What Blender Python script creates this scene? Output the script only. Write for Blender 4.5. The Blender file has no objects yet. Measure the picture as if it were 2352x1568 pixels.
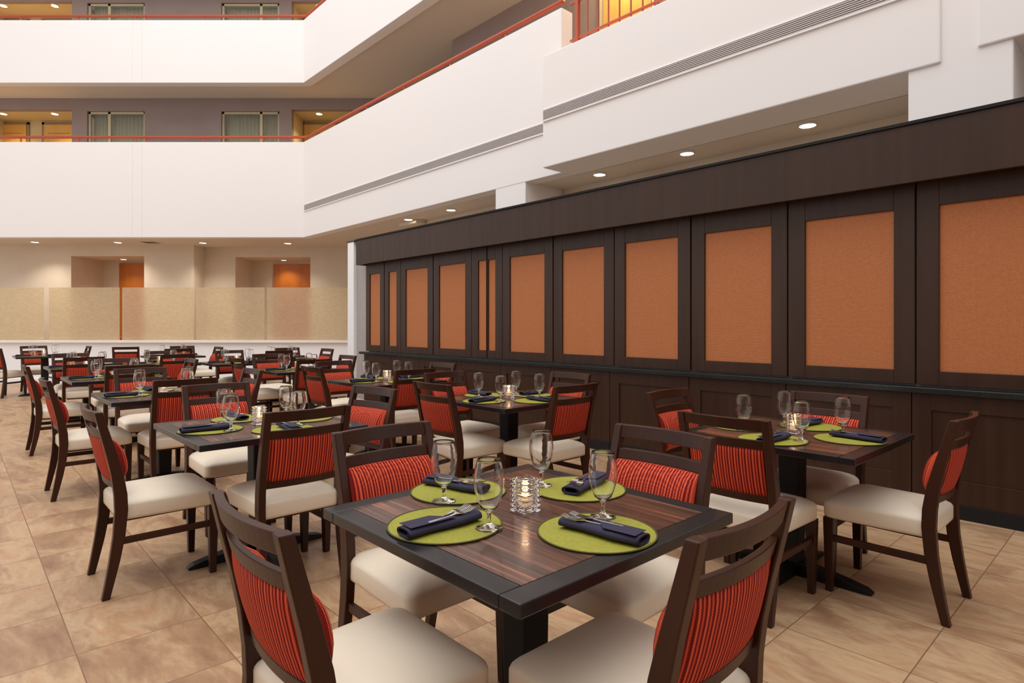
import bpy, bmesh, math, random
from mathutils import Vector, Matrix
random.seed(7)
sc = bpy.context.scene
C = sc.collection
PI = math.pi
n_ = math.hypot(1286, 1390)
D1 = Vector((-1286/n_, 1390/n_, 0)); D2 = Vector((1390/n_, 1286/n_, 0))
TH = math.atan2(D2.y, D2.x)
def P(u, v, z=0.0): return D1*u + D2*v + Vector((0, 0, z))
def UV(px, v):
    t = (px-1176)/1390
    return v*(.734-.679*t)/(.679+.734*t)

# ---------------------------------------------------------------- materials
def lin(c):
    r = []
    for x in c:
        x /= 255
        r.append(x/12.92 if x <= .04045 else ((x+.055)/1.055)**2.4)
    return (*r, 1)
def mat(name, col, rough=.5, metal=0, spec=.5, col2=None, nscale=8, stretch=(1,1,1), bump=0, bscale=60, coat=0, emit=None, estr=0, trans=0, ior=1.45, sss=0):
    m = bpy.data.materials.new(name); m.use_nodes = True
    nt = m.node_tree; b = nt.nodes['Principled BSDF']
    b.inputs['Base Color'].default_value = lin(col)
    b.inputs['Roughness'].default_value = rough
    b.inputs['Metallic'].default_value = metal
    b.inputs['Specular IOR Level'].default_value = spec
    b.inputs['Coat Weight'].default_value = coat
    b.inputs['Transmission Weight'].default_value = trans
    b.inputs['IOR'].default_value = ior
    if emit:
        b.inputs['Emission Color'].default_value = lin(emit); b.inputs['Emission Strength'].default_value = estr
    if col2 or bump:
        tc = nt.nodes.new('ShaderNodeTexCoord'); mp = nt.nodes.new('ShaderNodeMapping')
        mp.inputs['Scale'].default_value = stretch
        nt.links.new(tc.outputs['Object'], mp.inputs['Vector'])
    if col2:
        nz = nt.nodes.new('ShaderNodeTexNoise'); nz.inputs['Scale'].default_value = nscale; nz.inputs['Detail'].default_value = 5
        nt.links.new(mp.outputs[0], nz.inputs['Vector'])
        rp = nt.nodes.new('ShaderNodeValToRGB'); rp.color_ramp.elements[0].position = .35; rp.color_ramp.elements[1].position = .65
        rp.color_ramp.elements[0].color = lin(col); rp.color_ramp.elements[1].color = lin(col2)
        nt.links.new(nz.outputs['Fac'], rp.inputs[0]); nt.links.new(rp.outputs[0], b.inputs['Base Color'])
    if bump:
        n2 = nt.nodes.new('ShaderNodeTexNoise'); n2.inputs['Scale'].default_value = bscale; n2.inputs['Detail'].default_value = 4
        nt.links.new(mp.outputs[0], n2.inputs['Vector'])
        bp = nt.nodes.new('ShaderNodeBump'); bp.inputs['Strength'].default_value = bump; bp.inputs['Distance'].default_value = .01
        nt.links.new(n2.outputs['Fac'], bp.inputs['Height']); nt.links.new(bp.outputs[0], b.inputs['Normal'])
    return m

M = {}
M['white'] = mat('white_plaster', (241,237,236), .8, bump=.05, bscale=40)
M['ceil'] = mat('ceiling_paint', (222,212,200), .85)
M['mauve'] = mat('mauve_wall_paint', (150,134,130), .8, col2=(146,130,124), nscale=2)
M['beige'] = mat('beige_wall_paint', (216,200,180), .8, col2=(222,207,188), nscale=1.5)
M['halfwall'] = mat('half_wall_paint', (248,249,251), .6)
M['greywall'] = mat('grey_wall_covering', (178,172,170), .7, col2=(170,163,160), nscale=60, stretch=(1,1,.2))
M['wood'] = mat('dark_chair_wood', (52,26,15), .36, spec=.35, col2=(64,34,21), nscale=6, stretch=(1,1,.15))
M['cabwood'] = mat('dark_cabinet_wood', (56,35,24), .4, spec=.38, col2=(64,42,30), nscale=14, stretch=(1,1,.06))
M['seam'] = mat('dark_gap', (14,11,10), .7)
M['granite'] = mat('black_granite', (20,22,21), .22, col2=(46,50,48), nscale=160)
M['tbl_edge'] = mat('table_border', (25,24,26), .3, col2=(29,27,29), nscale=20, coat=.1)
M['iron'] = mat('black_iron', (22,22,24), .4, metal=.3)
M['cream'] = mat('cream_vinyl', (238,226,206), .4, col2=(234,221,200), nscale=5, bump=.03, bscale=300)
M['napkin'] = mat('navy_napkin', (50,46,70), .85, bump=.15, bscale=400)
M['mat'] = mat('lime_placemat', (154,152,54), .65, col2=(144,142,46), nscale=90, bump=.1, bscale=300)
M['matrim'] = mat('olive_placemat_trim', (72,74,26), .6)
M['steel'] = mat('polished_steel', (225,225,225), .16, metal=1)
M['glass'] = mat('clear_glass', (255,255,255), 0.0, trans=1, ior=1.4)
M['candleglass'] = mat('pressed_glass', (255,250,248), .04, trans=1, ior=1.42)
M['wax'] = mat('candle_wax', (250,235,205), .5, emit=(255,200,150), estr=.35)
M['flame'] = mat('flame', (255,220,150), .5, emit=(255,196,120), estr=7)
M['rail'] = mat('orange_painted_rail', (184,84,58), .4)
M['doory'] = mat('varnished_guest_door', (216,172,96), .45, col2=(208,160,84), nscale=5, stretch=(1,1,.1))
M['dooro'] = mat('orange_wood_door', (196,112,30), .4, col2=(180,98,22), nscale=5, stretch=(1,1,.1))
M['frame'] = mat('cream_window_frame', (196,184,152), .5)
M['curtain'] = mat('grey_green_curtain', (222,214,172), .85)
M['pane'] = mat('window_glass', (225,228,225), .03, trans=.9, ior=1.1)
M['alcove'] = mat('alcove_paint', (205,188,150), .8)
M['black'] = mat('matt_black', (16,16,18), .6)
M['lampring'] = mat('lamp_trim', (225,220,212), .4)
M['lamp'] = mat('lamp_lens', (255,248,235), .5, emit=(255,240,214), estr=9)
M['lampwarm'] = mat('warm_lamp_lens', (255,240,200), .5, emit=(255,214,130), estr=14)
M['grille'] = mat('vent_slats', (206,198,196), .5)
M['grilleback'] = mat('vent_shadow_box', (62,58,62), .8)

def fabric():
    m = bpy.data.materials.new('ribbed_red_fabric'); m.use_nodes = True
    nt = m.node_tree; b = nt.nodes['Principled BSDF']; L = nt.links.new
    b.inputs['Roughness'].default_value = .85; b.inputs['Specular IOR Level'].default_value = .25
    tc = nt.nodes.new('ShaderNodeTexCoord')
    sx = nt.nodes.new('ShaderNodeSeparateXYZ'); L(tc.outputs['Object'], sx.inputs[0])
    def mth(op, a, v=None):
        k = nt.nodes.new('ShaderNodeMath'); k.operation = op
        if isinstance(a, (int, float)): k.inputs[0].default_value = a
        else: L(a, k.inputs[0])
        if v is not None:
            if isinstance(v, (int, float)): k.inputs[1].default_value = v
            else: L(v, k.inputs[1])
        return k.outputs[0]
    w = mth('SINE', mth('MULTIPLY', sx.outputs['X'], 2*PI/.0135))
    h = mth('MULTIPLY', mth('ADD', w, 1), .5)
    zz = mth('ADD', mth('MULTIPLY', sx.outputs['Z'], 2*PI/.006), mth('MULTIPLY', sx.outputs['Y'], 2*PI/.006))
    st = mth('MULTIPLY', mth('ADD', mth('SINE', zz), 1), .12)
    alt = mth('MULTIPLY', mth('SINE', mth('MULTIPLY', sx.outputs['X'], 2*PI/.027)), .18)
    f = mth('ADD', mth('SUBTRACT', h, st), alt)
    rp = nt.nodes.new('ShaderNodeValToRGB'); e = rp.color_ramp.elements
    e[0].position = .05; e[0].color = lin((112,16,14)); e[1].position = .9; e[1].color = lin((226,104,66))
    k = e.new(.5); k.color = lin((200,58,42))
    L(f, rp.inputs[0]); L(rp.outputs[0], b.inputs['Base Color'])
    bp = nt.nodes.new('ShaderNodeBump'); bp.inputs['Strength'].default_value = .7; bp.inputs['Distance'].default_value = .003
    L(h, bp.inputs['Height']); L(bp.outputs[0], b.inputs['Normal'])
    return m
M['fabric'] = fabric()

def zebra():
    m = bpy.data.materials.new('zebra_veneer'); m.use_nodes = True
    nt = m.node_tree; b = nt.nodes['Principled BSDF']; L = nt.links.new
    b.inputs['Roughness'].default_value = .24; b.inputs['Coat Weight'].default_value = .2
    tc = nt.nodes.new('ShaderNodeTexCoord'); mp = nt.nodes.new('ShaderNodeMapping')
    mp.inputs['Scale'].default_value = (1, .02, 1); L(tc.outputs['Object'], mp.inputs[0])
    nz = nt.nodes.new('ShaderNodeTexNoise'); nz.inputs['Scale'].default_value = 75; nz.inputs['Detail'].default_value = 6; nz.inputs['Roughness'].default_value = .65
    L(mp.outputs[0], nz.inputs[0])
    rp = nt.nodes.new('ShaderNodeValToRGB'); e = rp.color_ramp.elements
    e[0].position = .33; e[0].color = lin((52,34,28)); e[1].position = .72; e[1].color = lin((178,112,76))
    k = e.new(.5); k.color = lin((88,56,44)); k = e.new(.6); k.color = lin((112,72,54))
    L(nz.outputs['Fac'], rp.inputs[0]); L(rp.outputs[0], b.inputs['Base Color'])
    return m
M['zebra'] = zebra()

def tilemat():
    m = bpy.data.materials.new('stone_floor_tile'); m.use_nodes = True
    nt = m.node_tree; b = nt.nodes['Principled BSDF']; L = nt.links.new
    b.inputs['Roughness'].default_value = .38
    tc = nt.nodes.new('ShaderNodeTexCoord')
    mp = nt.nodes.new('ShaderNodeMapping'); mp.inputs['Location'].default_value = (-.368+.465*40, -2.99+.465*40, 0)
    L(tc.outputs['Object'], mp.inputs[0])
    br = nt.nodes.new('ShaderNodeTexBrick'); br.offset = 0; br.squash = 1
    br.inputs['Scale'].default_value = 1; br.inputs['Mortar Size'].default_value = .0028; br.inputs['Mortar Smooth'].default_value = .3
    br.inputs['Brick Width'].default_value = .465; br.inputs['Row Height'].default_value = .465
    br.inputs['Color1'].default_value = (.25,.25,.25,1); br.inputs['Color2'].default_value = (.75,.75,.75,1); br.inputs['Bias'].default_value = 0
    L(mp.outputs[0], br.inputs['Vector'])
    n1 = nt.nodes.new('ShaderNodeTexNoise'); n1.inputs['Scale'].default_value = 3.2; n1.inputs['Detail'].default_value = 8; n1.inputs['Roughness'].default_value = .62; n1.inputs['Distortion'].default_value = .6
    mp2 = nt.nodes.new('ShaderNodeMapping'); mp2.inputs['Scale'].default_value = (1, .4, 1); mp2.inputs['Rotation'].default_value = (0, 0, .5)
    L(tc.outputs['Object'], mp2.inputs[0])
    va = nt.nodes.new('ShaderNodeVectorMath'); va.operation = 'MULTIPLY_ADD'; va.inputs[1].default_value = (7,7,7)
    L(br.outputs['Color'], va.inputs[0]); L(mp2.outputs[0], va.inputs[2])
    L(va.outputs[0], n1.inputs['Vector'])
    rp = nt.nodes.new('ShaderNodeValToRGB'); e = rp.color_ramp.elements
    e[0].position = .3; e[0].color = lin((146,110,82)); e[1].position = .72; e[1].color = lin((215,188,150))
    k = e.new(.44); k.color = lin((178,141,109)); k = e.new(.52); k.color = lin((199,168,132)); k = e.new(.6); k.color = lin((187,146,111))
    L(n1.outputs['Fac'], rp.inputs[0])
    n2 = nt.nodes.new('ShaderNodeTexNoise'); n2.inputs['Scale'].default_value = 26; n2.inputs['Detail'].default_value = 9; n2.inputs['Roughness'].default_value = .75
    mp3 = nt.nodes.new('ShaderNodeMapping'); mp3.inputs['Scale'].default_value = (1, .3, 1); mp3.inputs['Rotation'].default_value = (0, 0, 1.35); L(tc.outputs['Object'], mp3.inputs[0]); L(mp3.outputs[0], n2.inputs['Vector'])
    r2 = nt.nodes.new('ShaderNodeValToRGB'); r2.color_ramp.elements[0].position = .3; r2.color_ramp.elements[0].color = (.72,.68,.66,1); r2.color_ramp.elements[1].position = .62; r2.color_ramp.elements[1].color = (1.0,1.0,1.0,1)
    L(n2.outputs['Fac'], r2.inputs[0])
    ml = nt.nodes.new('ShaderNodeMix'); ml.data_type = 'RGBA'; ml.blend_type = 'MULTIPLY'; ml.inputs['Factor'].default_value = .75; L(rp.outputs[0], ml.inputs['A']); L(r2.outputs[0], ml.inputs['B'])
    mx = nt.nodes.new('ShaderNodeMix'); mx.data_type = 'RGBA'; mx.inputs['B'].default_value = lin((132,98,72))
    L(br.outputs['Fac'], mx.inputs['Factor']); L(ml.outputs['Result'], mx.inputs['A'])
    L(mx.outputs['Result'], b.inputs['Base Color'])
    bp = nt.nodes.new('ShaderNodeBump'); bp.inputs['Strength'].default_value = .25; bp.inputs['Distance'].default_value = .004
    sb = nt.nodes.new('ShaderNodeMath'); sb.operation = 'SUBTRACT'; L(n1.outputs['Fac'], sb.inputs[0]); L(br.outputs['Fac'], sb.inputs[1])
    L(sb.outputs[0], bp.inputs['Height']); L(bp.outputs[0], b.inputs['Normal'])
    return m
M['tile'] = tilemat()

def weave():
    m = bpy.data.materials.new('woven_copper_cloth'); m.use_nodes = True
    nt = m.node_tree; b = nt.nodes['Principled BSDF']; L = nt.links.new
    b.inputs['Roughness'].default_value = .6
    tc = nt.nodes.new('ShaderNodeTexCoord'); mp = nt.nodes.new('ShaderNodeMapping'); mp.inputs['Rotation'].default_value = (PI/2, 0, PI/2)
    sx = nt.nodes.new('ShaderNodeSeparateXYZ'); L(tc.outputs['Object'], sx.inputs[0])
    cb = nt.nodes.new('ShaderNodeCombineXYZ'); L(sx.outputs['Y'], cb.inputs['X']); L(sx.outputs['Z'], cb.inputs['Y'])
    br = nt.nodes.new('ShaderNodeTexBrick'); br.offset = .5; br.inputs['Scale'].default_value = 1
    br.inputs['Brick Width'].default_value = .012; br.inputs['Row Height'].default_value = .008; br.inputs['Mortar Size'].default_value = .0012; br.inputs['Mortar Smooth'].default_value = .5
    br.inputs['Color1'].default_value = lin((214,136,80)); br.inputs['Color2'].default_value = lin((204,124,70)); br.inputs['Mortar'].default_value = lin((128,66,34))
    L(cb.outputs[0], br.inputs['Vector'])
    n = nt.nodes.new('ShaderNodeTexNoise'); n.inputs['Scale'].default_value = 3; n.inputs['Detail'].default_value = 8
    mx = nt.nodes.new('ShaderNodeMix'); mx.data_type = 'RGBA'; mx.inputs['Factor'].default_value = .12; L(br.outputs['Color'], mx.inputs['A']); L(n.outputs['Color'], mx.inputs['B'])
    L(br.outputs['Color'], b.inputs['Base Color'])
    bp = nt.nodes.new('ShaderNodeBump'); bp.inputs['Strength'].default_value = .4; bp.inputs['Distance'].default_value = .002; bp.invert = True
    L(br.outputs['Fac'], bp.inputs['Height']); L(bp.outputs[0], b.inputs['Normal'])
    return m
M['weave'] = weave()

def frosted():
    m = bpy.data.materials.new('frosted_patterned_glass'); m.use_nodes = True
    nt = m.node_tree; b = nt.nodes['Principled BSDF']; L = nt.links.new
    b.inputs['Base Color'].default_value = lin((240,226,198)); b.inputs['Roughness'].default_value = .45
    b.inputs['Transmission Weight'].default_value = .72; b.inputs['IOR'].default_value = 1.12
    tc = nt.nodes.new('ShaderNodeTexCoord'); mp = nt.nodes.new('ShaderNodeMapping'); mp.inputs['Scale'].default_value = (1,1,6)
    L(tc.outputs['Object'], mp.inputs[0])
    n = nt.nodes.new('ShaderNodeTexNoise'); n.inputs['Scale'].default_value = 14; L(mp.outputs[0], n.inputs[0])
    rp = nt.nodes.new('ShaderNodeValToRGB'); e = rp.color_ramp.elements
    e[0].position = .4; e[0].color = lin((234,218,188)); e[1].position = .6; e[1].color = lin((246,234,208))
    L(n.outputs['Fac'], rp.inputs[0]); L(rp.outputs[0], b.inputs['Base Color'])
    return m
M['frost'] = frosted()

# ---------------------------------------------------------------- mesh helpers
def box(bm, x0, x1, y0, y1, z0, z1):
    vs = [bm.verts.new((x, y, z)) for z in (z0, z1) for x, y in ((x0,y0),(x1,y0),(x1,y1),(x0,y1))]
    for f in ((3,2,1,0),(4,5,6,7),(0,1,5,4),(1,2,6,5),(2,3,7,6),(3,0,4,7)): bm.faces.new([vs[i] for i in f])
def loft(bm, rings, caps=True, closed=True):
    R = [[bm.verts.new(p) for p in r] for r in rings]
    n = len(R[0])
    for a, b in zip(R, R[1:]):
        for i in range(n if closed else n-1):
            j = (i+1) % n
            bm.faces.new((a[i], a[j], b[j], b[i]))
    if caps: bm.faces.new(R[0][::-1]); bm.faces.new(R[-1])
    return R
def prism(bm, pts, z0, z1):
    loft(bm, [[(x, y, z0) for x, y in pts], [(x, y, z1) for x, y in pts]])
def lathe(bm, prof, seg=24):
    rings = [[(r*math.cos(2*PI*i/seg), r*math.sin(2*PI*i/seg), z) for i in range(seg)] for r, z in prof]
    return loft(bm, rings)
def tube(bm, pts, r, seg=8):
    rings = []
    pts = [Vector(p) for p in pts]
    for i, p in enumerate(pts):
        d = (pts[min(i+1, len(pts)-1)]-pts[max(i-1, 0)]).normalized()
        a = d.cross(Vector((0,0,1)))
        if a.length < .01: a = Vector((1,0,0))
        a.normalize(); b = d.cross(a)
        rings.append([tuple(p + (a*math.cos(2*PI*k/seg)+b*math.sin(2*PI*k/seg))*r) for k in range(seg)])
    loft(bm, rings)
def obj(name, bm, m, parent=None, bevel=0, smooth=False, subsurf=0, seg=2):
    bmesh.ops.recalc_face_normals(bm, faces=bm.faces)
    me = bpy.data.meshes.new(name); bm.to_mesh(me); bm.free()
    me.materials.append(M[m] if isinstance(m, str) else m)
    o = bpy.data.objects.new(name, me); C.objects.link(o)
    if smooth:
        for p in me.polygons: p.use_smooth = True
    if bevel:
        k = o.modifiers.new('bevel', 'BEVEL'); k.width = bevel; k.segments = seg; k.limit_method = 'ANGLE'; k.angle_limit = math.radians(40)
    if subsurf:
        k = o.modifiers.new('sub', 'SUBSURF'); k.levels = subsurf; k.render_levels = subsurf
    if parent: o.parent = parent
    return o
def boxes(name, lst, m, parent=None, bevel=0, **k):
    bm = bmesh.new()
    for b in lst: box(bm, *b)
    return obj(name, bm, m, parent, bevel, **k)
def tag(o, label, cat, group=None, kind=None):
    if label: o['label'] = label
    if cat: o['category'] = cat
    if group: o['group'] = group
    if kind: o['kind'] = kind
    return o
def thing(name, label, cat, loc=(0,0,0), rz=0, group=None):
    o = bpy.data.objects.new(name, None); o.empty_display_size = .1; C.objects.link(o)
    o.location = loc; o.rotation_euler = (0, 0, rz)
    return tag(o, label, cat, group)
def dup(root, loc, rz, label, cat=None):
    r = root.copy(); C.objects.link(r); r.location = loc; r.rotation_euler = (0, 0, rz); r['label'] = label
    for ch in list(root.children):
        c = ch.copy(); C.objects.link(c); c.parent = r
        for g in list(ch.children):
            d = g.copy(); C.objects.link(d); d.parent = c
    return r
def uvrot(o): o.rotation_euler = (0, 0, TH); return o      # local x = v (towards the panelled wall), local y = u (away)
def struct(o, label=None):
    o['kind'] = 'structure'
    if label: o['label'] = label
    return o

# ================================================================ SETTING
YB = 13.8; VP_ = 5.88; ZC = 3.335
bm = bmesh.new(); box(bm, -6, 12, -6, 30, -.1, 0)
floor = struct(uvrot(obj('floor', bm, 'tile')), 'warm stone tile floor laid in square tiles')

corner = Vector((-4.755, 13.8))
def xy(u, v): p = P(u, v); return (p.x, p.y)
# slabs: ground floor ceiling, second floor ceiling, third floor ceiling
def slab(z0, z1, off=.22, vnear=None):
    c = xy(0, 0)
    cx = (VP_+off - D2.y*(YB+off))/D2.x
    bm = bmesh.new()
    pts = [(cx, YB+off), (-16, YB+off), (-16, 18.5), (5, 18.5), xy(12, 10.5), xy(-3, 10.5), xy(-3, VP_+off)]
    prism(bm, pts, z0, z1); return bm
struct(obj('ceiling', slab(ZC, ZC+.5), 'ceil'), 'painted soffit with recessed downlights under the first balcony')
struct(obj('ceiling', slab(6.92, 7.4), 'ceil'), 'painted soffit under the upper balcony')
struct(obj('ceiling', slab(9.6, 10.0), 'ceil'), 'painted soffit above the top corridor')

# balcony parapets (mitred at the 135 degree corner)
def parapet(z0, z1, u_end, name):
    t = .22
    cx = (VP_+t - D2.y*(YB+t))/D2.x
    bm = bmesh.new()
    e0, e1 = P(u_end, VP_), P(u_end, VP_+t)
    prism(bm, [(corner.x, YB), (-16, YB), (-16, YB+t), (cx, YB+t), (e1.x, e1.y), (e0.x, e0.y)], z0, z1)
    return struct(obj(name, bm, 'white', bevel=.008), 'tall smooth white balcony parapet')
parapet(ZC, 5.51, 5.40, 'wall_balcony_lower')
parapet(6.86, 8.29, -3, 'wall_balcony_upper')
# seams (movement joints) of the back parapets
for z0, z1, px in ((ZC+.01, 5.5, 304), (ZC+.01, 5.5, 326), (6.87, 8.28, 304), (6.87, 8.28, 326)):
    x = (px-1176)/1390*YB
    struct(boxes('trim_1', [(x-.004, x+.004, YB-.003, YB+.002, z0, z1)], mat('joint', (234,227,222), .8)), 'fine vertical joint in the white parapet')
# projecting near box of the balcony
u1 = UV(2160, 5.53)
bm = bmesh.new(); box(bm, 5.53, 6.12, u1, 5.40, ZC, 4.76)
struct(uvrot(obj('wall_balcony_near', bm, 'white', bevel=.012)), 'projecting lower white balcony front')
u2 = UV(2245, 5.53)
bm = bmesh.new(); box(bm, 5.53, 6.12, -3, u2, ZC+.04, 4.76)
struct(uvrot(obj('wall_balcony_right', bm, 'white', bevel=.012)), 'white balcony front at the right edge')
bm = bmesh.new(); box(bm, 6.12, 6.25, -3, 5.40, ZC+.02, 4.0)
struct(uvrot(obj('wall_balcony_back', bm, 'white')))
# columns under the balcony
ca, cb = UV(2330, 5.58), UV(2088, 5.58)
bm = bmesh.new(); box(bm, 5.552, 6.65, ca, cb, 0, 4.75)
struct(uvrot(obj('wall_column_near', bm, 'white', bevel=.01)), 'white square column above the dark pelmet, nearest')
ca, cb = UV(1207, 5.885), UV(1138, 5.885)
bm = bmesh.new(); box(bm, 5.885, 6.65, ca, cb, 0, ZC+.02)
struct(uvrot(obj('wall_column_far', bm, 'white', bevel=.01)), 'white square column above the dark pelmet, farther')
# wall behind the soffit
bm = bmesh.new(); box(bm, 6.65, 6.85, -3, 9.9, 0, ZC)
struct(uvrot(obj('wall_right', bm, 'beige')), 'plain wall behind the panelled partition')
bm = bmesh.new(); box(bm, 6.42, 6.64, 9.6, 10.2, ZC-.07, ZC-.002)
struct(uvrot(obj('wall_bulkhead', bm, 'ceil')))
# upper right corridor walls
bm = bmesh.new(); box(bm, 7.2, 7.4, -3, 9.5, 3.8, 6.92); box(bm, 7.4, 10.5, 9.3, 9.5, 3.8, 6.92)
struct(uvrot(obj('wall_corridor_right', bm, 'mauve')))

# ground floor back wall with two alcoves
def wall_with_holes(name, y0, y1, x0, x1, z0, z1, holes, m):
    """holes: (xa, xb, za, zb) sorted in x"""
    bm = bmesh.new(); x = x0
    for xa, xb, za, zb in holes:
        if xa > x: box(bm, x, xa, y0, y1, z0, z1)
        if za > z0: box(bm, xa, xb, y0, y1, z0, za)
        if zb < z1: box(bm, xa, xb, y0, y1, zb, z1)
        x = xb
    if x < x1: box(bm, x, x1, y0, y1, z0, z1)
    return struct(obj(name, bm, m))
wall_with_holes('wall_back_left', 15.1, 15.35, -16, -7.94, 0, ZC, [(-11.0, -9.18, 0, 3.06)], 'beige')
wall_with_holes('wall_back_right', 15.6, 15.85, -8.2, 5, 0, ZC, [(-7.13, -5.2, 0, 3.09)], 'beige')
bm = bmesh.new(); box(bm, -8.2, -7.94, 15.35, 15.85, 0, ZC); struct(obj('wall_back_return', bm, 'beige'))
bm = bmesh.new()
box(bm, -11.2, -11.0, 15.35, 16.5, 0, 3.2); box(bm, -9.18, -8.98, 15.35, 16.5, 0, 3.2); box(bm, -11.2, -8.98, 16.3, 16.5, 0, 3.2); box(bm, -11.2, -8.98, 15.35, 16.5, 3.06, 3.2)
struct(obj('wall_alcove_left', bm, 'beige'))
bm = bmesh.new()
box(bm, -7.33, -7.13, 15.85, 16.8, 0, 3.25); box(bm, -5.2, -5.0, 15.85, 16.8, 0, 3.25); box(bm, -7.33, -5.0, 16.6, 16.8, 0, 3.25); box(bm, -7.33, -5.0, 15.85, 16.8, 3.09, 3.25)
struct(obj('wall_alcove_right', bm, 'beige'))
def plain_door(name, x0, x1, y, z0, z1, m, label, panels=True):
    d = boxes(name, [(x0, x1, y-.05, y, z0, z1)], m, bevel=.004); struct(d, label)
    h = boxes('door_handle', [(x0+.07, x0+.09, y-.10, y-.05, (z0+1.0), z0+1.02), (x0+.07, x0+.19, y-.11, y-.095, z0+1.0, z0+1.02)], 'steel', d)
    return d
plain_door('door_1', -10.55, -9.25, 16.3, 0.01, 3.0, 'dooro', 'tall orange wood door in the left ground alcove')
plain_door('door_2', -6.53, -5.3, 16.6, 0.01, 3.0, 'dooro', 'tall orange wood door in the right ground alcove')

# upper floors, back corridor wall
YW = 14.9
def X(px, d): return (px-1176)/1390*d
def upper(zf, zt, ztop, k):
    holes = [(-13.2, X(165, YW), zf, zt+.04), (X(200, YW), X(332, YW), zf+.5, zt), (X(508, YW), X(641, YW), zf+.5, zt), (X(670, YW), X(860, YW), zf, zt+.04)]
    wall_with_holes('wall_corridor_back', YW, YW+.14, -16, 5, zf, ztop, holes, 'mauve')
    for j, (xa, xb) in enumerate(((-13.2, X(165, YW)), (X(670, YW), X(860, YW)))):
        bm = bmesh.new(); yb = 15.75
        box(bm, xa-.1, xa, YW+.14, yb+.1, zf, zt+.15); box(bm, xb, xb+.1, YW+.14, yb+.1, zf, zt+.15)
        box(bm, xa-.1, xb+.1, yb, yb+.1, zf, zt+.15); box(bm, xa-.1, xb+.1, YW+.14, yb+.1, zt+.04, zt+.15)
        struct(obj('wall_alcove_upper', bm, 'alcove'))
    for i, (pa, pb) in enumerate(((200, 332), (508, 641))):
        xa, xb = X(pa, YW), X(pb, YW)
        f = .055; y = YW+.05; mull = X(248, YW) if i == 0 else X(598, YW)
        w = boxes('window_%d' % (k*2+i+1), [(xa, xb, y, y+.05, zt-f, zt), (xa, xb, y, y+.05, zf+.5, zf+.5+f), (xa, xa+f, y, y+.05, zf+.5, zt), (xb-f, xb, y, y+.05, zf+.5, zt), (mull-.035, mull+.035, y, y+.05, zf+.5, zt)], 'frame', bevel=.004)
        struct(w, 'cream framed corridor window, %s %s' % (('left' if i == 0 else 'right'), ('on the middle floor' if k == 0 else 'on the top floor')))
        boxes('pane', [(xa+f, xb-f, y+.02, y+.026, zf+.5+f, zt-f)], 'pane', w)
        bm = bmesh.new(); n = 90; r0 = []; r1 = []
        for q in range(n+1):
            x = xa+f+(xb-xa-2*f)*q/n; yy = y+.16+.022*math.sin(q*.95)+.01*math.sin(q*.37)
            r0.append(bm.verts.new((x, yy, zf+.5))); r1.append(bm.verts.new((x, yy, zt-.02)))
        for q in range(n): bm.faces.new((r0[q], r0[q+1], r1[q+1], r1[q]))
        cu = obj('curtain', bm, 'curtain', smooth=True); kk = cu.modifiers.new('s', 'SOLIDIFY'); kk.thickness = .004
        tag(cu, 'pale grey pleated curtain behind the %s window on the %s floor' % (('left' if i == 0 else 'right'), ('middle' if k == 0 else 'top')), 'curtain', 'curtains in the corridor windows')
        boxes('wall_window_room', [(xa-.1, xb+.1, y+.35, y+.4, zf+.3, zt+.1)], 'alcove')['kind'] = 'structure'
    dy = 15.75
    for i, (pa, pb) in enumerate(((-8, 63), (104, 172), (700, 790))):
        xa, xb = X(pa, dy), X(pb, dy)
        d = plain_door('door_%d' % (3+k*3+i), xa, xb, dy, zf+.01, zt-.06, 'doory', 'honey coloured guest room door on the %s floor, %s' % (('middle', 'top')[k], ('far left', 'second from left', 'beside the balcony corner')[i]))
        boxes('door_frame', [(xa-.07, xa, dy-.03, dy, zf, zt+.01), (xb, xb+.07, dy-.03, dy, zf, zt+.01), (xa-.07, xb+.07, dy-.03, dy, zt-.06, zt+.01)], mat('door_frame_paint', (150,130,100), .5), d, bevel=.004)
        for z in (zt-.3,):
            boxes('panel_moulding', [(xa+.1, xb-.1, dy-.058, dy-.05, z, z+.015)], mat('moulding', (170,122,60), .5), d)
upper(3.835, 6.60, 6.92, 0)
upper(7.4, 9.27, 9.6, 1)
# doors on the right upper corridor behind the balusters
ua, ub = UV(1500, 7.2), UV(1390, 7.2)
bm = bmesh.new(); box(bm, 7.15, 7.2, ua, ub, 3.84, 6.45)
d9 = struct(uvrot(obj('door_9', bm, 'doory', bevel=.004)), 'honey coloured guest door behind the orange balusters')
bm = bmesh.new(); box(bm, 7.16, 7.2, ub, ub+.08, 3.84, 6.53); box(bm, 7.16, 7.2, ua-.08, ua, 3.84, 6.53)
obj('door_frame', bm, M['frame'], d9, bevel=.004)

# low white half wall with ledge below the balcony
bm = bmesh.new(); box(bm, -16, -2.6, 13.86, 14.0, 0, .93); box(bm, -16, -2.6, 13.84, 13.86, 0, .12)
struct(obj('wall_half', bm, 'halfwall', bevel=.004), 'low white half wall below the frosted screens')
bm = bmesh.new(); box(bm, -16, -2.6, 13.78, 14.06, .93, .985)
struct(obj('trim_ledge', bm, M['white'], bevel=.01), 'white moulded ledge topping the half wall')
wallnames = ['farthest left, cut by the frame', 'second from left', 'third from left', 'fourth from left', 'rightmost, beside the white post']
for i, (pa, pb) in enumerate(((-90, 99), (112, 274), (280, 443), (450, 607), (613, 850))):
    g = boxes('frosted_glass_screen', [(X(pa, 13.9), X(pb, 13.9), 13.905, 13.917, .985, 2.20)], 'frost', bevel=.002)
    tag(g, 'beige frosted glass screen on the white ledge, ' + wallnames[i], 'glass screen', 'frosted screens on the half wall')

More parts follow.
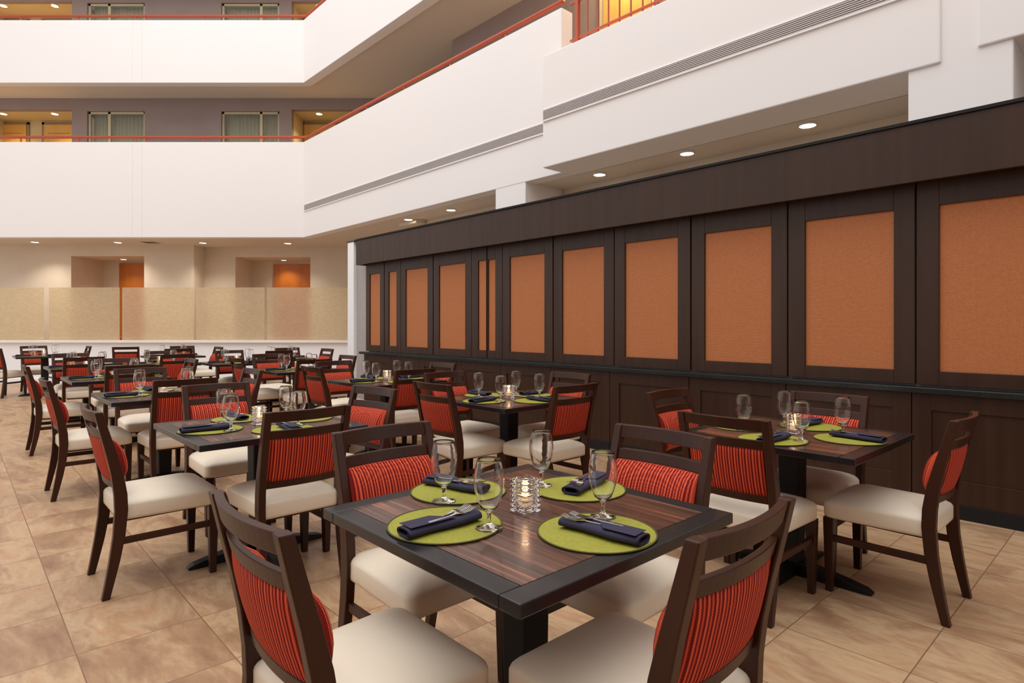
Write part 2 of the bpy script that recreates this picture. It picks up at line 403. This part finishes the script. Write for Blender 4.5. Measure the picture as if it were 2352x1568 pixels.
# ================================================================ PANELLED PARTITION
WE = 9.55
bm = bmesh.new(); box(bm, 5.16, 5.42, -2, WE, 0, 2.72)
struct(uvrot(obj('wall_partition', bm, 'greywall')), 'grey partition wall carrying the dark panelling')
bm = bmesh.new(); box(bm, 5.10, 5.46, WE, WE+.22, 0, 2.78)
struct(uvrot(obj('trim_post', bm, 'halfwall', bevel=.01)), 'slim white post ending the partition')
bm = bmesh.new(); box(bm, 5.09, 5.5, 9.0, WE+.235, 2.78, 2.80); 
pel = thing('wooden_pelmet', 'long dark brown wooden pelmet above the copper panels', 'pelmet', (0,0,0), TH)
obj('pelmet_cap', bm, 'cabwood', pel, bevel=.003)
bm = bmesh.new(); box(bm, 4.95, 4.99, -2, 9.19, 2.335, 2.74); box(bm, 4.99, 5.158, 9.155, 9.19, 2.335, 2.74); box(bm, 4.99, 5.158, -2, 9.155, 2.70, 2.74)
obj('front_board', bm, 'cabwood', pel, bevel=.003)
bm = bmesh.new(); box(bm, 4.935, 5.3, -2, 9.21, 2.74, 2.765)
obj('top_moulding', bm, M['seam'], pel, bevel=.003)

seams = [-.6, .32, 1.227, 2.14, 3.04, 3.94, 4.82, 5.70, 6.0, 6.32, 7.20, 8.06, 8.55, 9.14]
order = ['nearest and cut by the right edge', 'first', 'second', 'third', 'fourth', 'fifth', 'sixth', 'seventh', 'eighth', 'ninth', 'tenth', 'eleventh', 'twelfth']
orng = {6: (5.74, 5.89), 7: (6.04, 6.17), 10: None}
for i, (a, b) in enumerate(zip(seams, seams[1:])):
    w = b-a; g = .006
    vfront = 5.105 + (.004 if i % 2 else 0)
    z0, z1 = .905, 2.36
    st = .14 if w > .7 else (.14 if w < .4 else .13)
    t = thing('panel_door', None, 'panel', (0,0,0), TH, 'copper cloth doors over the counter')
    if i == 0: lab = 'dark framed copper cloth door just outside the right frame edge'
    elif i == 1: lab = 'dark framed copper cloth door at the right, cut by the frame edge'
    elif w < .4: lab = 'narrow dark framed copper cloth door, %s of the middle pair' % ('right' if i == 7 else 'left')
    elif w < .65: lab = 'narrow dark framed copper cloth door by the grey wall, %s' % ('leftmost' if i == 12 else 'second from left')
    else: lab = 'dark framed copper cloth door, %s from the right edge' % order[i]
    t['label'] = lab
    bm = bmesh.new()
    sa = .018 if i == 8 else st; sb = .018 if i == 7 else st
    box(bm, vfront, 5.15, a+g, a+sa, z0, z1); box(bm, vfront, 5.15, b-sb, b-g, z0, z1)
    box(bm, vfront, 5.15, a+sa, b-sb, z0, z0+.10); box(bm, vfront, 5.15, a+sa, b-sb, 2.18, z1)
    obj('door_frame', bm, 'cabwood', t, bevel=.003)
    bm = bmesh.new(); box(bm, vfront+.018, 5.14, a+sa, b-sb, z0+.10, 2.18)
    obj('woven_panel', bm, 'weave', t)
ct = bmesh.new(); box(ct, 5.03, 5.155, -2, 9.24, .85, .892)
tag(uvrot(obj('counter_ledge', ct, 'granite', bevel=.006)), 'narrow black stone ledge running along the dark cabinets', 'counter')
bs = [-.6, .32, 1.245, 2.14, 3.04, 3.97, 4.82, 5.70, 6.6, 7.5, 8.3, 9.14]
bo = ['cut by the right frame edge', 'nearest fully', 'second', 'third', 'fourth', 'fifth', 'sixth', 'seventh', 'eighth', 'ninth', 'tenth']
nth = ['', '', 'second', 'third', 'fourth', 'fifth', 'sixth', 'seventh', 'eighth', 'ninth']
blab = ['dark base cabinet just outside the right frame edge', 'dark base cabinet at the right, cut by the frame edge'] + ['dark recessed panel base cabinet, %s from the right frame edge' % k for k in nth[2:]] + ['dark base cabinet at the left end, by the grey wall']
for i, (a, b) in enumerate(zip(bs, bs[1:])):
    t = thing('base_cabinet', blab[i], 'cabinet', (0,0,0), TH, 'base cabinets under the stone ledge')
    g = .003
    bm = bmesh.new(); box(bm, 5.085, 5.155, a+g, b-g, .10, .848)
    obj('body', bm, 'cabwood', t)
    bm = bmesh.new(); s = .12
    box(bm, 5.072, 5.085, a+g, a+s, .10, .848); box(bm, 5.072, 5.085, b-s, b-g, .10, .848)
    box(bm, 5.072, 5.085, a+s, b-s, .10, .26); box(bm, 5.072, 5.085, a+s, b-s, .73, .848)
    obj('front_frame', bm, 'cabwood', t, bevel=.002)
    bm = bmesh.new(); box(bm, 5.066, 5.085, a+g, b-g, .0, .10)
    obj('kick_board', bm, 'black', t, bevel=.002)

# ================================================================ VENT GRILLES
def grille(v, ua, ub, z0, z1, label):
    t = thing('slot_grille', label, 'vent', (0,0,0), TH, 'slot grilles on the balcony fronts')
    bm = bmesh.new(); box(bm, v-.004, v-.001, ua, ub, z0, z1); obj('grille_back', bm, 'grilleback', t)
    bm = bmesh.new(); n = 7; p = (z1-z0)/n
    for i in range(n): box(bm, v-.016, v-.004, ua, ub, z0+p*i, z0+p*(i+.5))
    s = obj('slats', bm, 'grille', t)
    bm = bmesh.new(); box(bm, v-.02, v-.001, ua, ub, z0-.022, z0-.004); box(bm, v-.012, v-.001, ua, ub, z1, z1+.01)
    obj('grille_frame', bm, 'white', t, bevel=.002)
grille(5.53, UV(2155, 5.53), 5.385, 3.935, 4.06, 'long grey slot grille on the projecting near balcony front')
grille(5.88, 5.43, 13.3, 3.935, 4.06, 'long thin grey slot grille on the recessed far balcony front')

# ================================================================ HANDRAILS
def handrail(z, u_end, label):
    t = thing('balcony_handrail', label, 'handrail', (0,0,0), 0, 'orange handrails on the white parapets')
    bm = bmesh.new(); o = .10
    cx = (VP_+o - D2.y*(YB+o))/D2.x
    e = P(u_end, VP_+o)
    tube(bm, [(-16, YB+o, z+.14), (cx-.03, YB+o, z+.14), (cx+.02, YB+o-.03, z+.14), (e.x, e.y, z+.14)], .032, 10)
    obj('rail', bm, 'rail', t, smooth=True)
    zs = [(X(p, YB+o), YB+o) for p in (48, 180, 312, 334, 468, 604)]
    u = 12.0
    while u > u_end: 
        q = P(u, VP_+o); zs.append((q.x, q.y)); u -= 1.35
    for x, y in zs:
        bm = bmesh.new(); tube(bm, [(x, y, z-.01), (x, y, z+.12)], .016, 8); obj('rail_post', bm, 'rail', t, smooth=True)
handrail(5.51, 5.45, 'orange handrail on the lower white balcony parapet')
handrail(8.29, -3, 'orange handrail on the upper white balcony parapet')
t = thing('baluster_railing', 'orange railing with thin vertical bars above the near balcony front', 'railing', (0,0,0), TH)
bm = bmesh.new(); box(bm, 5.64, 5.69, UV(1326, 5.66)-.025, UV(1326, 5.66)+.025, 4.76, 5.9); obj('end_post', bm, 'rail', t, bevel=.004)
for zz in (4.86, 5.32, 5.88):
    bm = bmesh.new(); box(bm, 5.652, 5.678, -1, 5.05 if zz < 5.5 else 5.2, zz, zz+.025); obj('horizontal_rail', bm, 'rail', t, bevel=.003)
u = UV(1326, 5.66)-.16
for i in range(24):
    bm = bmesh.new(); box(bm, 5.658, 5.672, u-.007, u+.007, 4.76, 5.88); obj('baluster', bm, 'rail', t); u -= .16

# ================================================================ LAMPS
def downlight(px, py, zc, m, r, label, group, energy=0, col=(1,.86,.68)):
    d = (zc-1.33)*1390/(747-py); x = (px-1176)/1390*d
    t = thing('downlight', label, 'ceiling light', (x, d, zc), 0, group)
    bm = bmesh.new(); lathe(bm, [(r, 0), (r, -.018), (r*.86, -.024), (r*.84, 0)], 28)
    obj('trim_ring', bm, 'lampring', t, smooth=False)
    bm = bmesh.new(); lathe(bm, [(r*.84, -.001), (r*.84, -.02), (.001, -.021)], 28)
    obj('lens', bm, m, t)
    if energy:
        l = bpy.data.lights.new('downlight_glow', 'SPOT'); l.energy = energy; l.color = col; l.shadow_soft_size = .08; l.spot_size = math.radians(125); l.spot_blend = .8
        o = bpy.data.objects.new('downlight_glow', l); o.location = (0, 0, -.05); o.parent = t; C.objects.link(o)
names = ['nearest', 'second', 'third', 'fourth', 'fifth, farthest']
for i, (a, b) in enumerate(((1855,284),(1578,349),(1377,398),(1036,480),(938,502))):
    downlight(a, b, ZC, 'lamp', .088, 'round recessed downlight above the dark pelmet, %s from the camera' % names[i], 'downlights above the pelmet', 22)
for i, (a, b) in enumerate(((80,554),(271,555),(466,556),(661,557))):
    downlight(a, b, ZC, 'lamp', .09, 'round recessed downlight above the frosted screens, %s from left' % ['first','second','third','fourth'][i], 'downlights above the frosted screens', 75, (1,.9,.78))
downlight(284, 594, 3.06, 'lamp', .075, 'small round downlight in the left ground alcove', 'alcove downlights', 30)
downlight(652, 596, 3.09, 'lamp', .075, 'small round downlight in the right ground alcove', 'alcove downlights', 30)
for k, (z, nm, ys) in enumerate(((6.64, 'middle', 260), (9.31, 'top', 12))):
    for a, nn in ((8, 'far left'), (126, 'second from left'), (733, 'beside the balcony corner')):
        downlight(a, ys, z, 'lampwarm', .085, 'glowing warm downlight over the guest doors, %s floor, %s' % (nm, nn), 'warm corridor downlights', 80, (1,.74,.36))
l = bpy.data.lights.new('corridor_lamp', 'POINT'); l.energy = 60; l.color = (1,.72,.36); l.shadow_soft_size = .1
o = bpy.data.objects.new('corridor_lamp', l); o.location = P(UV(1440, 6.9), 6.9, 6.5); C.objects.link(o)
downlight(1446, -60, 6.92, 'lampwarm', .085, 'warm downlight over the guest door behind the balusters', 'warm corridor downlights')
# ceiling air diffuser
dd = (ZC-1.33)*1390/(747-555.5)
t = thing('ceiling_diffuser', 'square grey air diffuser in the soffit between two downlights', 'vent', (X(345, dd), dd, ZC), 0)
boxes('diffuser_frame', [(-.2, .2, -.2, .2, -.012, 0)], 'ceil', t, bevel=.003)
boxes('diffuser_vanes', [(-.14+.08*i, -.10+.08*i, -.15, .15, -.02, -.012) for i in range(4)], mat('vane_grey', (120,108,98), .6), t)

# ================================================================ CHAIR
prof = [(-.258, 0), (-.243, .07), (-.221, .18), (-.202, .30), (-.193, .42), (-.196, .50), (-.210, .60), (-.233, .70), (-.262, .81), (-.288, .912)]
thk = [.034, .038, .046, .052, .056, .056, .052, .046, .040, .034]
def yb(z):
    for (a, za), (b, zb) in zip(prof, prof[1:]):
        if za <= z <= zb: return a+(b-a)*(z-za)/(zb-za)
    return prof[-1][0]
def rear_leg(s):
    bm = bmesh.new(); x0, x1 = s*.190, s*.226
    if x0 > x1: x0, x1 = x1, x0
    N = []
    for i in range(len(prof)-1):
        for k in range(3):
            f = k/3; N.append((prof[i][0]*(1-f)+prof[i+1][0]*f, prof[i][1]*(1-f)+prof[i+1][1]*f, thk[i]*(1-f)+thk[i+1]*f))
    N.append((prof[-1][0], prof[-1][1], thk[-1]))
    loft(bm, [[(x0, y-t/2, z), (x1, y-t/2, z), (x1, y+t/2, z), (x0, y+t/2, z)] for y, z, t in N])
    return bm
def curved(z0, z1, th, sag, hw=.192, n=14, zc=3, off=0):
    """curved cross rail between the posts"""
    bm = bmesh.new(); rings = []
    for i in range(n+1):
        x = -hw+2*hw*i/n; s = -sag*(1-(x/hw)**2)
        a, b = yb(z0)+s+off, yb(z1)+s+off
        rings.append([(x, a-th/2, z0), (x, a+th/2, z0), (x, b+th/2, z1), (x, b-th/2, z1)])
    loft(bm, rings); return bm
def pad():
    bm = bmesh.new(); hw = .188; z0, z1 = .558, .775; nx, nz = 14, 10
    def ring(i):
        x = -hw+2*hw*i/nx; s = -.022*(1-(x/hw)**2); r = []
        e = min(1, (1-abs(x/hw))/.12); e = math.sqrt(max(0, 1-(1-e)**2))
        for k in range(nz+1):
            z = z0+(z1-z0)*k/nz; q = k/nz
            pr = (1-abs(2*q-1)**2.6)
            r.append((x, yb(z)+s+.012+(.018+.040*pr)*(.55+.45*e)*(1 if 0 < k < nz else .55), z))
        for k in range(nz, -1, -1):
            z = z0+(z1-z0)*k/nz; q = k/nz; pr = (1-abs(2*q-1)**3)
            r.append((x, yb(z)+s-.008-.012*pr*(.3+.7*e), z))
        return r
    loft(bm, [ring(i) for i in range(nx+1)]); return bm
def seat():
    """boxed cushion with domed top"""
    bm = bmesh.new(); NX, NY = 12, 12; rings = []
    def outline(inset, z, dome=0):
        pts = []; R = .04
        x1, y0, y1 = .229-inset, -.205+inset, .260-inset; xb = .212-inset
        cs = [(x1, y1, 0), (-x1, y1, 1), (-xb, y0, 2), (xb, y0, 3)]
        for cx, cy, q in cs:
            rr = R if q < 2 else .02
            sx = 1 if cx > 0 else -1; sy = 1 if cy > 0 else -1
            for k in range(6):
                a = q*PI/2 + k/5*PI/2
                pts.append((cx-sx*rr+rr*math.cos(a), cy-sy*rr+rr*math.sin(a), z))
        return pts
    for ins, z in ((.012, .368), (.002, .373), (0, .385), (0, .436), (.003, .445), (.010, .453), (.024, .462), (.045, .472), (.075, .482), (.110, .489), (.17, .495)):
        rings.append(outline(ins, z))
    loft(bm, rings); return bm
def chair_proto(label):
    t = thing('dining_chair', label, 'chair', (0,0,0), 0, 'dining chairs around the laid tables')
    obj('seat', seat(), 'cream', t, smooth=True)
    obj('back_pad', pad(), 'fabric', t, smooth=True)
    obj('top_rail', curved(.859, .912, .024, .028), 'wood', t, bevel=.003)
    obj('lower_back_rail', curved(.775, .817, .020, .024), 'wood', t, bevel=.003)
    obj('bottom_back_rail', curved(.522, .558, .022, .02), 'wood', t, bevel=.003)
    for s in (-1, 1):
        obj('rear_leg', rear_leg(s), 'wood', t, bevel=.004)
        bm = bmesh.new(); a, b = .024, .016
        cx, cy = s*.203, .230
        loft(bm, [[(cx-b, cy-b, 0), (cx+b, cy-b, 0), (cx+b, cy+b, 0), (cx-b, cy+b, 0)], [(cx-a, cy-a, .34), (cx+a, cy-a, .34), (cx+a, cy+a, .34), (cx-a, cy+a, .34)], [(cx-a, cy-a, .371), (cx+a, cy-a, .371), (cx+a, cy+a, .371), (cx-a, cy+a, .371)]])
        obj('front_leg', bm, 'wood', t, bevel=.003)
        bm = bmesh.new(); box(bm, s*.205-.011, s*.205+.011, -.195, .213, .252, .284); obj('side_stretcher', bm, 'wood', t, bevel=.003)
    boxes('seat_frame', [(-.17, .17, -.17, .20, .352, .372)], 'wood', t, bevel=.003)
    return t

# ================================================================ TABLE AND SETTINGS PROTOTYPES
def table_proto(label):
    t = thing('dining_table', label, 'table', (0,0,0), 0, 'square pedestal dining tables')
    h = .455; w = .068
    bm = bmesh.new()
    box(bm, -h, h, -h, -h+w, .717, .75); box(bm, -h, h, h-w, h, .717, .75); box(bm, -h, -h+w, -h+w, h-w, .717, .75); box(bm, h-w, h, -h+w, h-w, .717, .75)
    obj('table_border', bm, 'tbl_edge', t, bevel=.0035)
    boxes('veneer_inlay', [(-h+w, h-w, -h+w, h-w, .720, .7497)], 'zebra', t)
    boxes('top_bracket', [(-.25, .25, -.03, .03, .700, .717), (-.03, .03, -.25, .25, .700, .717)], 'iron', t)
    bm = bmesh.new()
    loft(bm, [[(sx*a, sy*a, z) for sx, sy in ((-1,-1),(1,-1),(1,1),(-1,1))] for a, z in ((.046, .05), (.052, .3), (.056, .695))])
    obj('pedestal', bm, 'black', t, bevel=.008)
    for k in range(4):
        bm = bmesh.new()
        a = k*PI/2; c, s = math.cos(a), math.sin(a)
        prof_ = [(.03, .075, .035), (.15, .062, .034), (.28, .042, .032), (.36, .026, .03), (.39, .012, .024)]
        rings = [[(r*c+w_*s, r*s-w_*c, 0.001), (r*c-w_*s, r*s+w_*c, .001), (r*c-w_*s, r*s+w_*c, z), (r*c+w_*s, r*s-w_*c, z)] for r, z, w_ in prof_]
        loft(bm, rings)
        obj('base_foot', bm, 'iron', t, bevel=.004)
    return t
def mat_proto():
    t = thing('placemat', None, 'placemat', (0,0,0), 0, 'round lime green placemats')
    bm = bmesh.new(); lathe(bm, [(.001, 0), (.163, 0), (.163, .003), (.001, .0031)], 56); obj('mat_cloth', bm, 'mat', t)
    bm = bmesh.new(); R = .165; r = .0028; rings = []
    for i in range(57):
        a = 2*PI*i/56
        rings.append([((R+r*math.cos(b))*math.cos(a), (R+r*math.cos(b))*math.sin(a), .0028+r*math.sin(b)*.9) for b in [2*PI*k/6 for k in range(6)]])
    loft(bm, rings, caps=False); obj('stitched_rim', bm, 'matrim', t, smooth=True)
    return t
def napkin_proto():
    bm = bmesh.new(); L = .125
    pts = []; n = 64
    for i in range(n+1):
        f = i/n; a = f*2*PI*2.3 - PI*.5
        k = 1-.34*f
        w, h = .038*k, .0145*k
        c, s = math.cos(a), math.sin(a)
        px = w*(abs(c)**.7)*(1 if c > 0 else -1); pz = h*(abs(s)**.9)*(1 if s > 0 else -1)
        pts.append((px, pz+.0150))
    rings = []
    for y in (-L, -L*.95, -L*.4, 0, L*.4, L*.95, L):
        j = 1.0 if abs(y) < L*.9 else .97
        rings.append([(x*j+.004*math.sin(y*30), y, z+.0008*math.sin(y*60)) for x, z in pts])
    loft(bm, rings, caps=False, closed=False)
    o = obj('rolled_napkin', bm, 'napkin', smooth=True)
    k = o.modifiers.new('solid', 'SOLIDIFY'); k.thickness = .0022; k.offset = -1
    # a folded corner flap lying on top of the roll
    bm = bmesh.new()
    a = [(-.030, -.02), (.030, .035), (.030, -.118), (-.030, -.118)]
    prism(bm, a, .0305, .0320)
    f = obj('folded_flap', bm, 'napkin', o, bevel=.001)
    t = o; tag(t, None, 'napkin', 'rolled navy napkins')
    return t
def fork_proto():
    bm = bmesh.new()
    zs = .0302
    # handle
    loft(bm, [[(-w, y, z-.0008), (w, y, z-.0008), (w, y, z+.0008), (-w, y, z+.0008)] for y, w, z in ((-.075, .005, zs), (-.05, .0045, zs), (0, .003, zs), (.02, .004, zs+.002))])
    h = obj('fork', bm, 'steel', bevel=.0005); tag(h, None, 'fork', 'forks tucked into the napkins')
    bm = bmesh.new()
    loft(bm, [[(-w, y, z-.0008), (w, y, z-.0008), (w, y, z+.0008), (-w, y, z+.0008)] for y, w, z in ((.018, .004, zs+.002), (.03, .011, zs+.003), (.045, .012, zs+.001))])
    for k in range(4):
        x = -.0102+.0068*k
        loft(bm, [[(x-w, y, z-.0007), (x+w, y, z-.0007), (x+w, y, z+.0007), (x-w, y, z+.0007)] for y, w, z in ((.044, .0018, zs+.001), (.07, .0016, zs+.002), (.09, .0009, zs+.008))])
    obj('tines', bm, 'steel', h)
    return h
def goblet_proto():
    t = thing('water_goblet', None, 'glass', (0,0,0), 0, 'stemmed water goblets')
    outer = [(.026, .062), (.033, .080), (.0405, .105), (.0436, .128), (.0435, .145), (.0405, .168), (.0355, .190), (.0335, .197)]
    inner = [(r-.0013, z) for r, z in outer[::-1]]
    bowl = [(.001, .046), (.006, .047), (.0105, .050), (.017, .0545)] + outer + inner[:-1] + [(.0247, .0625), (.014, .056), (.001, .053)]
    bm = bmesh.new(); lathe(bm, bowl[::1], 32); obj('bowl', bm, 'glass', t, smooth=True)
    stem = [(.001, 0), (.038, 0), (.0395, .0012), (.038, .003), (.022, .006), (.010, .0095), (.0065, .016), (.0055, .027), (.0065, .037), (.0095, .0435), (.0095, .046), (.001, .0465)]
    bm = bmesh.new(); lathe(bm, stem, 32); obj('stem_and_foot', bm, 'glass', t, smooth=True)
    return t
def candle_proto():
    t = thing('votive_holder', None, 'candle holder', (0,0,0), 0, 'stacked square glass candle holders')
    bm = bmesh.new()
    def sq(a, z): 
        r = .008; pts = []
        for q, (sx, sy) in enumerate(((1,1),(-1,1),(-1,-1),(1,-1))):
            for k in range(3):
                an = q*PI/2+k/2*PI/2
                pts.append((sx*(a-r)+r*math.cos(an), sy*(a-r)+r*math.sin(an), z))
        return pts
    rings = [sq(.026, 0)]
    z = .0
    for i in range(7):
        rings += [sq(.029, z+.001), sq(.036, z+.004), sq(.036, z+.0085), sq(.029, z+.0115)]; z += .0155
    rings += [sq(.029, z-.002), sq(.024, z-.002), sq(.022, .022)]
    loft(bm, rings); obj('glass_block', bm, 'candleglass', t, bevel=.0006)
    bm = bmesh.new(); lathe(bm, [(.001, .023), (.018, .023), (.018, .05), (.001, .048)], 20); obj('tea_light', bm, 'wax', t, smooth=False)
    bm = bmesh.new(); lathe(bm, [(.0005, .050), (.003, .054), (.0045, .060), (.003, .068), (.0005, .077)], 12); obj('flame', bm, 'flame', t, smooth=True)
    l = bpy.data.lights.new('candle_light', 'POINT'); l.energy = .35; l.color = (1,.62,.3); l.shadow_soft_size = .006
    return t

TABLES = [  # key, u, v, short phrase, number of place settings
 ('T1', 1.365, 1.32, 'the nearest table', 4),
 ('T2', 1.37, 3.33, 'nearest table by the cabinets', 4),
 ('T3', 3.56, 3.26, 'second table by the cabinets', 4),
 ('T7', 5.60, 3.38, 'third table by the cabinets', 4),
 ('T8', 7.80, 3.36, 'fourth table by the cabinets', 4),
 ('T11', 9.95, 3.30, 'fifth table by the cabinets', 4),
 ('T4', 3.62, 1.33, 'second table along the aisle', 4),
 ('T5', 5.82, 1.33, 'third table along the aisle', 4),
 ('T6', 8.02, 1.35, 'fourth table along the aisle', 4),
 ('T10', 10.35, 1.40, 'fifth table along the aisle', 4),
 ('A', 14.6, 1.30, 'far left table', 4),
 ('R', 10.50, 2.35, 'table between the far rows', 4),
 ('R2', 12.9, 3.10, 'table nearest the half wall', 4),
 ('P', 10.62, 4.28, 'far table beside white post', 4),
]
side_name = {'-v': 'near left', '-u': 'near right', '+u': 'far left', '+v': 'far right'}
face = {'-v': TH-PI/2, '-u': TH, '+u': TH+PI, '+v': TH+PI/2}     # a chair on that side looks at the table
fvec = {'-v': D2, '-u': D1, '+u': -D1, '+v': -D2}
phr = {k: p for k, _, _, p, _ in TABLES}
CH = [ # table, side, u, v of the top rail, extra turn
 ('T1','-v',1.418,.49,0),('T1','-u',.625,1.28,0),('T1','+u',2.20,1.31,0),('T1','+v',1.37,2.09,0),
 ('T2','-v',1.40,2.62,0),('T2','-u',.63,3.44,0),('T2','+u',2.19,3.40,0),('T2','+v',1.41,3.94,0),
 ('T3','-v',3.63,2.56,0),('T3','-u',2.83,3.24,0),('T3','+u',4.24,3.26,0),('T3','+v',3.58,3.90,0),
 ('T4','-v',3.70,.515,0),('T4','-u',2.93,1.32,0),('T4','+u',4.62,1.39,0),('T4','+v',3.64,2.04,.15),
 ('T5','-v',5.92,.53,0),('T5','-u',5.22,1.34,.0),('T5','+u',6.85,1.36,0),('T5','+v',5.95,2.11,0),
 ('T6','-v',8.06,.56,0),('T6','-u',7.42,1.38,0),('T6','+u',9.05,1.46,0),('T6','+v',8.3,2.18,0),
 ('T10','-u',9.70,1.28,0),('T10','+u',11.15,1.30,0),
 ('A','-v',14.5,.50,.75),('A','+v',14.7,2.02,0),('A','+u',15.7,1.22,.2),
 ('T7','-v',5.88,2.67,0),('T7','-u',4.88,3.26,0),('T7','+u',6.32,3.30,0),('T7','+v',5.50,3.95,0),
 ('T8','-v',8.15,2.69,0),('T8','-u',7.12,3.28,0),('T8','+u',9.00,3.42,0),('T8','+v',7.76,4.03,0),
 ('T11','+u',10.70,3.42,0),
 ('R','-u',9.72,2.40,0),('R','+u',11.2,2.50,0),
 ('R2','-u',12.10,3.00,0),('R2','+u',13.65,3.45,0),('R2','+v',12.55,3.82,0),('R2','-v',13.75,2.48,PI/2*.8),
 ('P','-u',10.02,3.99,0),('P','+u',11.2,4.62,0),('P','+v',10.25,4.96,0),
]
proto = None
# keep the cushions of one table clear of each other and of its pedestal
tc_ = {k: (u, v) for k, u, v, _, _ in TABLES}
CH = [list(c) for c in CH]
def rect(c):
    k, s, u, v, r = c
    a, b, h = .04, .550, .2275
    return {'-v': (u-h, u+h, v+a, v+b), '+v': (u-h, u+h, v-b, v-a), '-u': (u+a, u+b, v-h, v+h), '+u': (u-b, u-a, v-h, v+h)}[s]
for it in range(60):
    for c in CH:
        u0, v0 = tc_[c[0]]
        lim = .555+.065
        if abs(c[4]) > .5: continue
        if c[1] == '-v' and abs(c[2]-u0) < .3: c[3] = min(c[3], v0-lim)
        if c[1] == '+v' and abs(c[2]-u0) < .3: c[3] = max(c[3], v0+lim)
        if c[1] == '-u' and abs(c[3]-v0) < .3: c[2] = min(c[2], u0-lim)
        if c[1] == '+u' and abs(c[3]-v0) < .3: c[2] = max(c[2], u0+lim)
    for i, a in enumerate(CH):
        for b in CH[i+1:]:
            if a[0] != b[0]: continue
            p, q = rect(a), rect(b)
            ou = min(p[1], q[1])-max(p[0], q[0]); ov = min(p[3], q[3])-max(p[2], q[2])
            tol = .016 if '-' in a[1] and '-' in b[1] else .003
            if ou > tol and ov > tol:
                far = [c for c in (a, b) if '+' in c[1]] or [a, b]
                for c in far: c[2 if 'u' in c[1] else 3] += .01*(1 if '+' in c[1] else -1)
for k, s, u, v, r in CH:
    lab = 'cream seated dark wood chair, %s side of %s' % (side_name[s], phr[k])
    rz = face[s]+r
    f = Vector((-math.sin(rz), math.cos(rz), 0))
    loc = P(u, v) + f*.288
    if proto is None:
        proto = chair_proto(lab); proto.location = loc; proto.rotation_euler = (0,0,rz)
    else: dup(proto, loc, rz, lab)

tp = None; mp_ = mat_proto(); np_ = napkin_proto(); fp_ = fork_proto(); gp_ = goblet_proto(); cp_ = candle_proto()
used = set()
def place(pr, loc, rz, label):
    if pr.name not in used:
        used.add(pr.name); pr.location = loc; pr.rotation_euler = (0,0,rz); pr['label'] = label; return pr
    return dup(pr, loc, rz, label)
used_count = 0
for k, u, v, ph, n in TABLES:
    lab = 'square black edged dining table with striped veneer top, ' + (ph if ph.startswith('the') else ph)
    if tp is None:
        tp = table_proto(lab); tp.location = P(u, v); tp.rotation_euler = (0,0,TH)
    else: dup(tp, P(u, v), TH, lab)
    place(cp_, P(u-.01, v-.01, .7502), TH+.0, 'ribbed square glass candle holder in the middle of %s' % ph)
    l = bpy.data.lights.new('candle_light', 'POINT'); l.energy = .35; l.color = (1,.6,.3); l.shadow_soft_size = .008
    o = bpy.data.objects.new('candle_light', l); o.location = P(u-.01, v-.01, .7502+.095); C.objects.link(o)
    for s in ('-v', '-u', '+u', '+v'):
        F = fvec[s]; R = Vector((F.y, -F.x, 0)); jit = random.uniform(-.01, .01)
        base = P(u, v) - F*.278 + R*(.02+jit*.5)
        if k == 'T1':
            base = {'-v': P(1.424, 1.052), '-u': P(1.083, 1.325), '+u': P(1.68, 1.30), '+v': P(1.416, 1.63)}[s]
        base.z = .7502
        sn = side_name[s]
        place(mp_, base.copy(), face[s], 'round lime green placemat, %s side of %s' % (sn, ph))
        turn = random.uniform(-.12, .12)
        nb = base + R*(-.012 if k == 'T1' and s != '-v' else .02) - F*.03; nb.z = .7538
        if k == 'T1': turn = {'-v': -.02, '-u': .12, '+u': .25, '+v': .25}[s]
        place(np_, nb.copy(), face[s]+turn, 'rolled navy cloth napkin, %s placemat of %s' % (sn, ph))
        gb = base + R*.115 + F*.07; gb.z = .7535
        place(gp_, gb.copy(), face[s], 'clear stemmed water goblet, %s placemat of %s' % (sn, ph))
        if k in ('T1', 'T2', 'T3', 'T4', 'T7'):
            sh = Vector((0, 0, .0016))
            place(fp_, nb+F*.03-R*.010, face[s]+turn+.16, 'steel fork tucked in the napkin, %s side of %s' % (sn, ph))
            if k == 'T1':
                place(fp_, nb+F*.022+R*.014+sh, face[s]+turn+.08, 'second steel fork right of its twin, %s side of %s' % (sn, ph))

# unseen wall and soffit behind the camera, added to shape the light
struct(boxes('wall_rear_light_block', [(-9, 9, -3.7, -3.5, 0, 5.4)], 'mauve'))
struct(boxes('ceiling_rear_light_block', [(-9, 9, -3.5, -1.6, 3.335, 3.6)], 'ceil'))
# ================================================================ LIGHT
w = bpy.data.worlds.new('world'); sc.world = w; w.use_nodes = True
bg = w.node_tree.nodes['Background']; bg.inputs[0].default_value = (1.0, .97, .95, 1); bg.inputs[1].default_value = .95
sk = bpy.data.lights.new('atrium_skylight', 'AREA'); sk.shape = 'RECTANGLE'; sk.size = 16; sk.size_y = 16; sk.energy = 1550; sk.color = (1, .97, .95)
o = bpy.data.objects.new('atrium_skylight', sk); o.location = (-3, 4, 14); C.objects.link(o)

# ================================================================ CAMERA
cam = bpy.data.cameras.new('camera'); co = bpy.data.objects.new('camera', cam); C.objects.link(co)
co.location = (0, 0, 1.33); co.rotation_euler = (PI/2, 0, 0)
cam.sensor_width = 36; cam.lens = 1390/2352*36; cam.shift_y = -37/2352; cam.clip_start = .05; cam.clip_end = 200
sc.camera = co
sc.view_settings.view_transform = 'Standard'; sc.view_settings.look = 'None'; sc.view_settings.gamma = 1; sc.view_settings.use_curve_mapping = False
sc.view_settings.exposure = 0.0
sc.cycles.max_bounces = 10; sc.cycles.transmission_bounces = 10; sc.cycles.diffuse_bounces = 5
